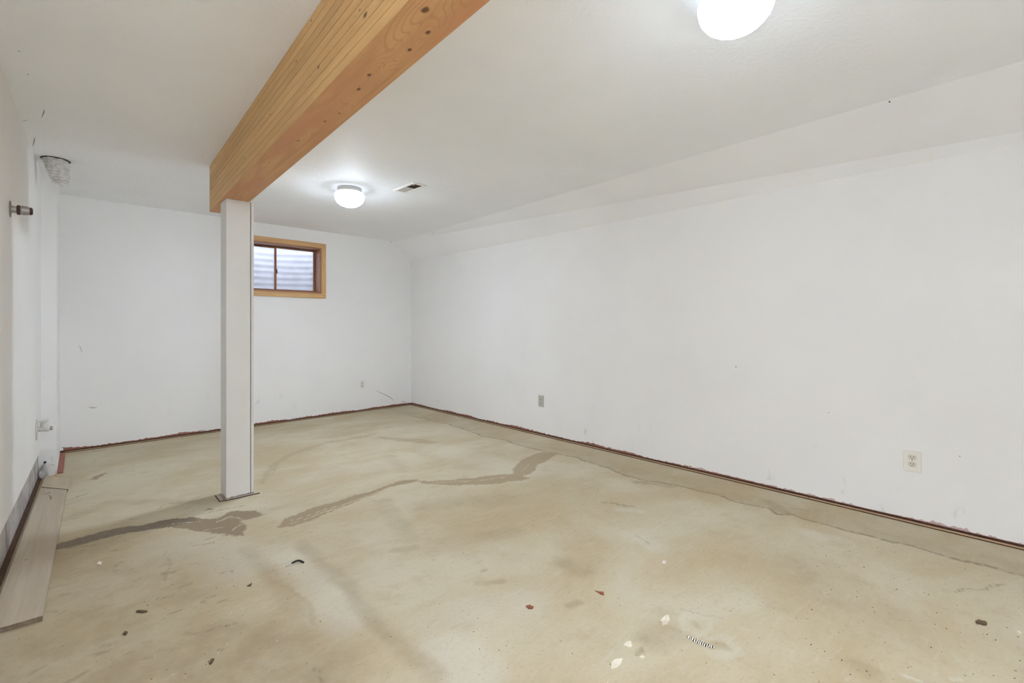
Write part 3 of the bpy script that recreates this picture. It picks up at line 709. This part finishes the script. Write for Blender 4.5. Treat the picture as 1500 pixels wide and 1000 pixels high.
lp('valve_body', [(0.019, 0.0), (0.019, 0.018), (0.017, 0.024), (0.017, 0.040)], m_pipe_w, e2, Mz)
lp('valve_cap', [(0.022, 0.040), (0.026, 0.043), (0.026, 0.049), (0.020, 0.054), (0.012, 0.056), (0, 0.056)], m_pipe_w, e2, Mz, 12)
lp('loop_handle', [(0.012, 0.066), (0.014, 0.070), (0.014, 0.078), (0.010, 0.080), (0, 0.080)], m_chrome, e2)

# ================================================================== FLEXIBLE FOIL DUCT
m_foil = plain('aluminium_foil', srgb(236, 234, 232), 0.36, 0.6, 0.35, var=0.3, vs=45)
dc = at_z(66, 231, CEIL); dc = Vector((max(dc.x, L_face0.x+0.09), min(dc.y, RETY-0.10), CEIL))
print('duct', dc)
bm = bmesh.new(); rows = []; hD = rnoise(5, 2.0); seg = 30
for i in range(54):
    f = i/53; z = -0.165*f
    rad = 0.064*(1-0.42*f**1.6)*(1 if f < 0.9 else 1-((f-0.9)/0.1)**2*0.55)+0.0050*math.cos(i*2*math.pi/6.0)
    row = []
    for k in range(seg):
        a = 2*math.pi*k/seg
        rr_ = rad*(1+0.09*hD(a*1.3+f*2)+0.05*hD(f*19+a*3))
        row.append(bm.verts.new((rr_*math.cos(a)+0.028*f, rr_*math.sin(a)+0.0*f, z+0.006*hD(a*2+i))))
    rows.append(row)
for r0, r1 in zip(rows, rows[1:]):
    for k in range(seg): bm.faces.new([r0[k], r0[(k+1) % seg], r1[(k+1) % seg], r1[k]])
bm.faces.new(rows[-1])
duct = from_bm('foil_duct', bm, m_foil, None, False); duct.location = dc-Vector((0, 0, 0.006))
tag(duct, 'crumpled silver foil flexible duct end hanging from a hole in the ceiling', 'duct')
bm = bmesh.new(); lathe(bm, [(0.060, -0.004), (0.078, -0.003), (0.076, -0.0002), (0.060, -0.0002)], 30, cap=False); r = from_bm('hole_rim', bm, m_pipe_dark, duct); r.location = (0, 0, 0.006)

# ================================================================== PLANKS ON THE FLOOR
m_plank = wood('weathered_plank', srgb(192, 180, 160), srgb(158, 143, 124), [], ring=40, along=0, rough=0.7, warp=0.25, lines=0.14)
m_plank2 = wood('weathered_plank_far', srgb(198, 184, 160), srgb(168, 150, 128), [], ring=16, along=0, rough=0.7, warp=0.2, lines=0.14)
m_end = plain('raw_wood_end', srgb(140, 124, 104), 0.8, 0.1, var=0.3, vs=90)
m_orange = plain('bare_orange_wood', srgb(206, 160, 112), 0.8, 0.1, var=0.12, vs=60)
def plank(nm, a_l, a_r, b_l, b_r, z0, th, mat, label, sub=40, rag=0.0):
    """corner points (near left/right, far left/right) on the floor"""
    u = ((b_l+b_r)-(a_l+a_r)).normalized(); v = Vector((-u.y, u.x, 0)); o0 = (a_l+a_r)/2
    bm = bmesh.new(); T = []; Bm = []; hh = rnoise(99, 30)
    for j in range(sub+1):
        f = j/sub; rowT = []; rowB = []
        nu = 9
        for k in range(nu):
            g = k/(nu-1); p = (a_l*(1-g)+a_r*g)*(1-f)+(b_l*(1-g)+b_r*g)*f
            loc = Vector(((p-o0).dot(u), (p-o0).dot(v), 0))
            drop = rag*max(0, hh(g*3)) if j == 0 else 0
            rowT.append(bm.verts.new(loc+Vector((drop, 0, z0+th-drop*0.3)))); rowB.append(bm.verts.new(loc+Vector((0, 0, z0))))
        T.append(rowT); Bm.append(rowB)
    n = len(T[0])
    for j in range(sub):
        for k in range(n-1):
            bm.faces.new([T[j][k], T[j][k+1], T[j+1][k+1], T[j+1][k]]); bm.faces.new([Bm[j][k], Bm[j+1][k], Bm[j+1][k+1], Bm[j][k+1]])
        bm.faces.new([T[j][0], T[j+1][0], Bm[j+1][0], Bm[j][0]]); bm.faces.new([T[j][-1], Bm[j][-1], Bm[j+1][-1], T[j+1][-1]])
    ef = []
    for k in range(n-1):
        ef.append(bm.faces.new([T[0][k], Bm[0][k], Bm[0][k+1], T[0][k+1]])); ef.append(bm.faces.new([T[-1][k], T[-1][k+1], Bm[-1][k+1], Bm[-1][k]]))
    for f in ef: f.material_index = 1
    o = from_bm(nm, bm, mat); o.data.materials.append(m_end)
    o.location = o0; o.rotation_euler = (0, 0, math.atan2(u.y, u.x)); tag(o, label, 'plank'); return o
Zp = 0.020
q = lambda a, b: P(at_z(a, b, Zp), 0)
nr = q(62.4, 901.5); nl_dir = q(40, 907)-nr
mr = q(97.8, 717); ml = q(59.5, 714)
lft0, lft1 = q(61, 710), q(0, 872)
near_l = lft1+(lft1-lft0).normalized()*((lft1-nr).dot((lft0-lft1).normalized()))
pk = plank('floor_plank', near_l, nr, ml, mr, 0.0012, 0.0188, m_plank, 'long grey-brown weathered plank lying on the concrete along the side wall', 60, 0.012)
plank('floor_plank', q(60.5, 712.5), q(99.5, 716), q(66.5, 696), q(103.5, 700.5), 0.0012, 0.0175, m_plank2, 'short plank piece butted to the end of the long plank near the corner', 8)
oo = q(74, 692.2)
o = plank('wood_offcut', q(66.5, 695.6), q(82, 696.4), q(68, 691.5), q(83, 690.8), 0.0005, 0.010, m_orange, 'small bare orange wood offcut at the wall corner beyond the planks', 4); o['category'] = 'wood scrap'
# gouge marks and nail line on the plank
def gouge(pts, wd):
    bm = bmesh.new(); tube(bm, [q(a, b)+UP*(Zp+0.0002) for a, b in pts], [wd*0.3]+[wd]*(len(pts)-2)+[wd*0.3], 6)
    for v in bm.verts: v.co.z = Zp+(v.co.z-Zp)*0.15
    bmesh.ops.transform(bm, matrix=(Matrix.Translation(pk.location) @ Matrix.Rotation(pk.rotation_euler.z, 4, 'Z')).inverted(), verts=bm.verts)
    from_bm('gouge', bm, m_gouge, pk)
gouge([(62, 724), (69, 722.5), (76, 720)], 0.010); gouge([(72, 724), (75, 729), (74, 732)], 0.006); gouge([(34, 821), (38, 819.5), (42, 818)], 0.005)

# ================================================================== DEBRIS
m_chip = plain('white_paint_chip', srgb(226, 216, 198), 0.7, 0.2, var=0.06, vs=60)
m_blk = plain('black_rubber', srgb(40, 34, 30), 0.6, 0.3)
m_dirt = plain('dark_dirt', srgb(118, 102, 80), 0.95, 0.1, var=0.4, vs=120)
m_rust = plain('rust_flake', srgb(150, 96, 72), 0.9, 0.1, var=0.25, vs=120)
def chip(nm, outline, mat, label, cat, th=0.004, curl=0.004):
    pts = [at_z(a, b) for a, b in outline]; c = sum(pts, Vector())/len(pts); bm = bmesh.new(); n = len(pts)
    R = max((p-c).length for p in pts)
    z = lambda p, f: (p-c).length/R*curl*f
    ct = bm.verts.new((0, 0, th)); cb = bm.verts.new((0, 0, 0.0004))
    t_ = [bm.verts.new(Vector((p.x-c.x, p.y-c.y, th*0.8+curl*random.uniform(0, 1)))) for p in pts]
    b_ = [bm.verts.new(Vector((p.x-c.x, p.y-c.y, 0.0004))) for p in pts]
    for i in range(n):
        j = (i+1) % n
        bm.faces.new([ct, t_[i], t_[j]]); bm.faces.new([cb, b_[j], b_[i]]); bm.faces.new([t_[i], b_[i], b_[j], t_[j]])
    o = from_bm(nm, bm, mat); o.location = (c.x, c.y, 0); tag(o, label, cat); return o
chip('paint_chip', [(967, 913), (970, 908), (975, 902), (980, 904), (981, 910), (977, 914), (970, 916)], m_chip, 'curled white paint chip on the concrete beside the pale round stain', 'paint chip', 0.004, 0.010)
chip('paint_chip', [(895, 980), (896, 970), (902, 966), (912, 965), (910, 972), (904, 977)], m_chip, 'largest flat white leaf-shaped paint chip on the bare concrete', 'paint chip', 0.002, 0.002)
chip('paint_chip', [(913, 945), (918, 941), (924, 940), (926, 947), (920, 949)], m_chip, 'small off-white chip next to the brown oval spot on the concrete', 'paint chip', 0.003, 0.003)
chip('paint_chip', [(936, 963), (940, 960.5), (945, 962), (942, 965)], m_chip, 'tiny off-white chip just below the brown oval spot', 'paint chip', 0.002, 0.002)
chip('paint_chip', [(969, 825.5), (972, 821), (976, 823), (975, 826.5)], m_chip, 'tiny white chip alone in the middle of the slab', 'paint chip', 0.004, 0.003)
chip('paint_chip', [(1489, 924), (1494, 925), (1497, 929), (1491, 927)], m_chip, 'slim white chip on the concrete past the dark dirt clod', 'paint chip', 0.002, 0.002)
chip('paint_chip', [(142, 827), (145, 823), (149, 824), (148, 828)], m_chip, 'small cream crumb on the concrete beside the long plank', 'paint chip', 0.005, 0.003)
chip('rust_flake', [(871, 865), (878, 867), (884, 867), (885, 872), (880, 871)], m_rust, 'thin reddish brown flake on the slab, the longer of the two', 'flake', 0.002, 0.003)
chip('rust_flake', [(770, 888), (776, 886), (782, 889), (780, 892), (774, 892)], m_rust, 'rounded reddish brown flake on the slab, the shorter of the two', 'flake', 0.002, 0.002)
chip('dirt_clod', [(1429, 911), (1433, 910), (1438, 911), (1443, 911.5), (1446, 914), (1445, 916.5), (1440, 916), (1436, 914.5), (1431, 914)], m_dirt, 'oblong dark brown dirt clod on the concrete near the long wall', 'dirt', 0.006, 0.005)
chip('dirt_clod', [(199, 897), (203, 894.5), (208, 895), (216, 896.5), (209, 898)], m_dirt, 'flat dark dirt clump on the concrete beside the long plank end', 'dirt', 0.005, 0.004)
chip('dirt_clod', [(180, 929), (183, 926), (187, 927), (184, 931)], m_dirt, 'small round dark dirt lump on the concrete in front of the long plank end', 'dirt', 0.006, 0.003)
chip('dirt_clod', [(306, 972), (309, 967), (314, 966), (312, 970), (308, 974)], m_dirt, 'curved dark dirt lump on the concrete at the end of a pale scratch', 'dirt', 0.006, 0.003)
chip('dirt_clod', [(362, 859), (366, 857), (369, 855), (367, 859)], m_dirt, 'tiny dark splinter of dirt near the black wire scrap', 'dirt', 0.005, 0.003)
# black wire scrap
e = empty('wire_scrap', at_z(432, 826), 'short bent black wire scrap with a pale end on the concrete', 'wire scrap'); b0 = e.location
def wire(nm, pts, rad, mat):
    bm = bmesh.new(); tube(bm, [at_z(a, b)-b0+UP*h for a, b, h in pts], rad, 8); return from_bm(nm, bm, mat, e, True)
wire('insulation', [(427, 826.3, 0.005), (430, 825, 0.006), (434, 823.8, 0.008), (438, 823, 0.008), (441, 823.5, 0.006), (444.8, 825, 0.005)], [0.003, 0.0045, 0.0045, 0.0045, 0.005, 0.004], m_blk)
wire('bare_end', [(418.5, 831, 0.003), (422, 828.6, 0.0035), (427.5, 826, 0.005)], 0.0022, m_grey_plastic)
# striped shard
t = NT('striped_shard'); p_ = t.obj()
wv = t.n('ShaderNodeTexWave', dict(wave_type='BANDS', bands_direction='X'), Vector=p_, Scale=44.0, Distortion=3.5, Detail=2.0, Detail_Scale=2.0)
m_str = t.done(t.mix(t.ramp(wv.outputs['Fac'], 0.4, 0.55), srgb(44, 38, 32), srgb(226, 220, 206)), 0.7, 0.2)
a, b = at_z(1005, 933), at_z(1047, 950); u = (b-a).normalized(); v = Vector((-u.y, u.x, 0)); LN = (b-a).length
bm = bmesh.new(); top = []; K = 14
for i in range(K+1):
    f = i/K; hwid = 0.0115*math.sin(math.pi*min(1, max(0.03, f)))**0.7*(1+0.15*math.sin(i*2.1))
    top.append([bm.verts.new((LN*(f-0.5), s*hwid, 0.0008+(0.006 if s == 0 else 0.0)+0.0015*(i % 2))) for s in (-1, 0, 1)])
for r0, r1 in zip(top, top[1:]):
    for k in range(2): bm.faces.new([r0[k], r1[k], r1[k+1], r0[k+1]])
    bm.faces.new([r0[0], r0[2], r1[2], r1[0]])
o = from_bm('striped_shard', bm, m_str); o.location = (a+b)/2; o.rotation_euler = (0, 0, math.atan2(u.y, u.x)); tag(o, 'black and white striped pointed shard lying on the stained concrete', 'debris')
# crumbs nobody could count
bm = bmesh.new(); R_ = random.Random(5)
for i in range(520):
    if i < 110: px, py = R_.uniform(1180, 1500), R_.uniform(800, 1000)
    elif i < 340: px, py = R_.uniform(90, 420), R_.uniform(690, 1000)
    else: px, py = R_.uniform(420, 1200), R_.uniform(700, 1000)
    p = at_z(px, py)
    if not (0.15 < p.x < FR.x-0.1 and p.y < FR.y-0.1): continue
    r = R_.uniform(0.0010, 0.0036)*(1.2 if i < 110 else 1); an = R_.uniform(0, 6.28)
    Mx = Matrix.Translation((p.x, p.y, r*0.35+0.0003)) @ Matrix.Rotation(an, 4, 'Z') @ Matrix.Diagonal((r*R_.uniform(1, 2.6), r, r*0.7, 1))
    res = bmesh.ops.create_icosphere(bm, subdivisions=1, radius=0.5, matrix=Mx)
    mi = 0 if R_.random() < 0.72 else 1
    for f in {f for vv in res['verts'] for f in vv.link_faces}: f.material_index = mi
cr = from_bm('floor_crumbs', bm, m_dirt); cr.data.materials.append(m_chip)
tag(cr, 'scattered tiny dirt and paint crumbs over the concrete floor', 'crumbs', kind='stuff')
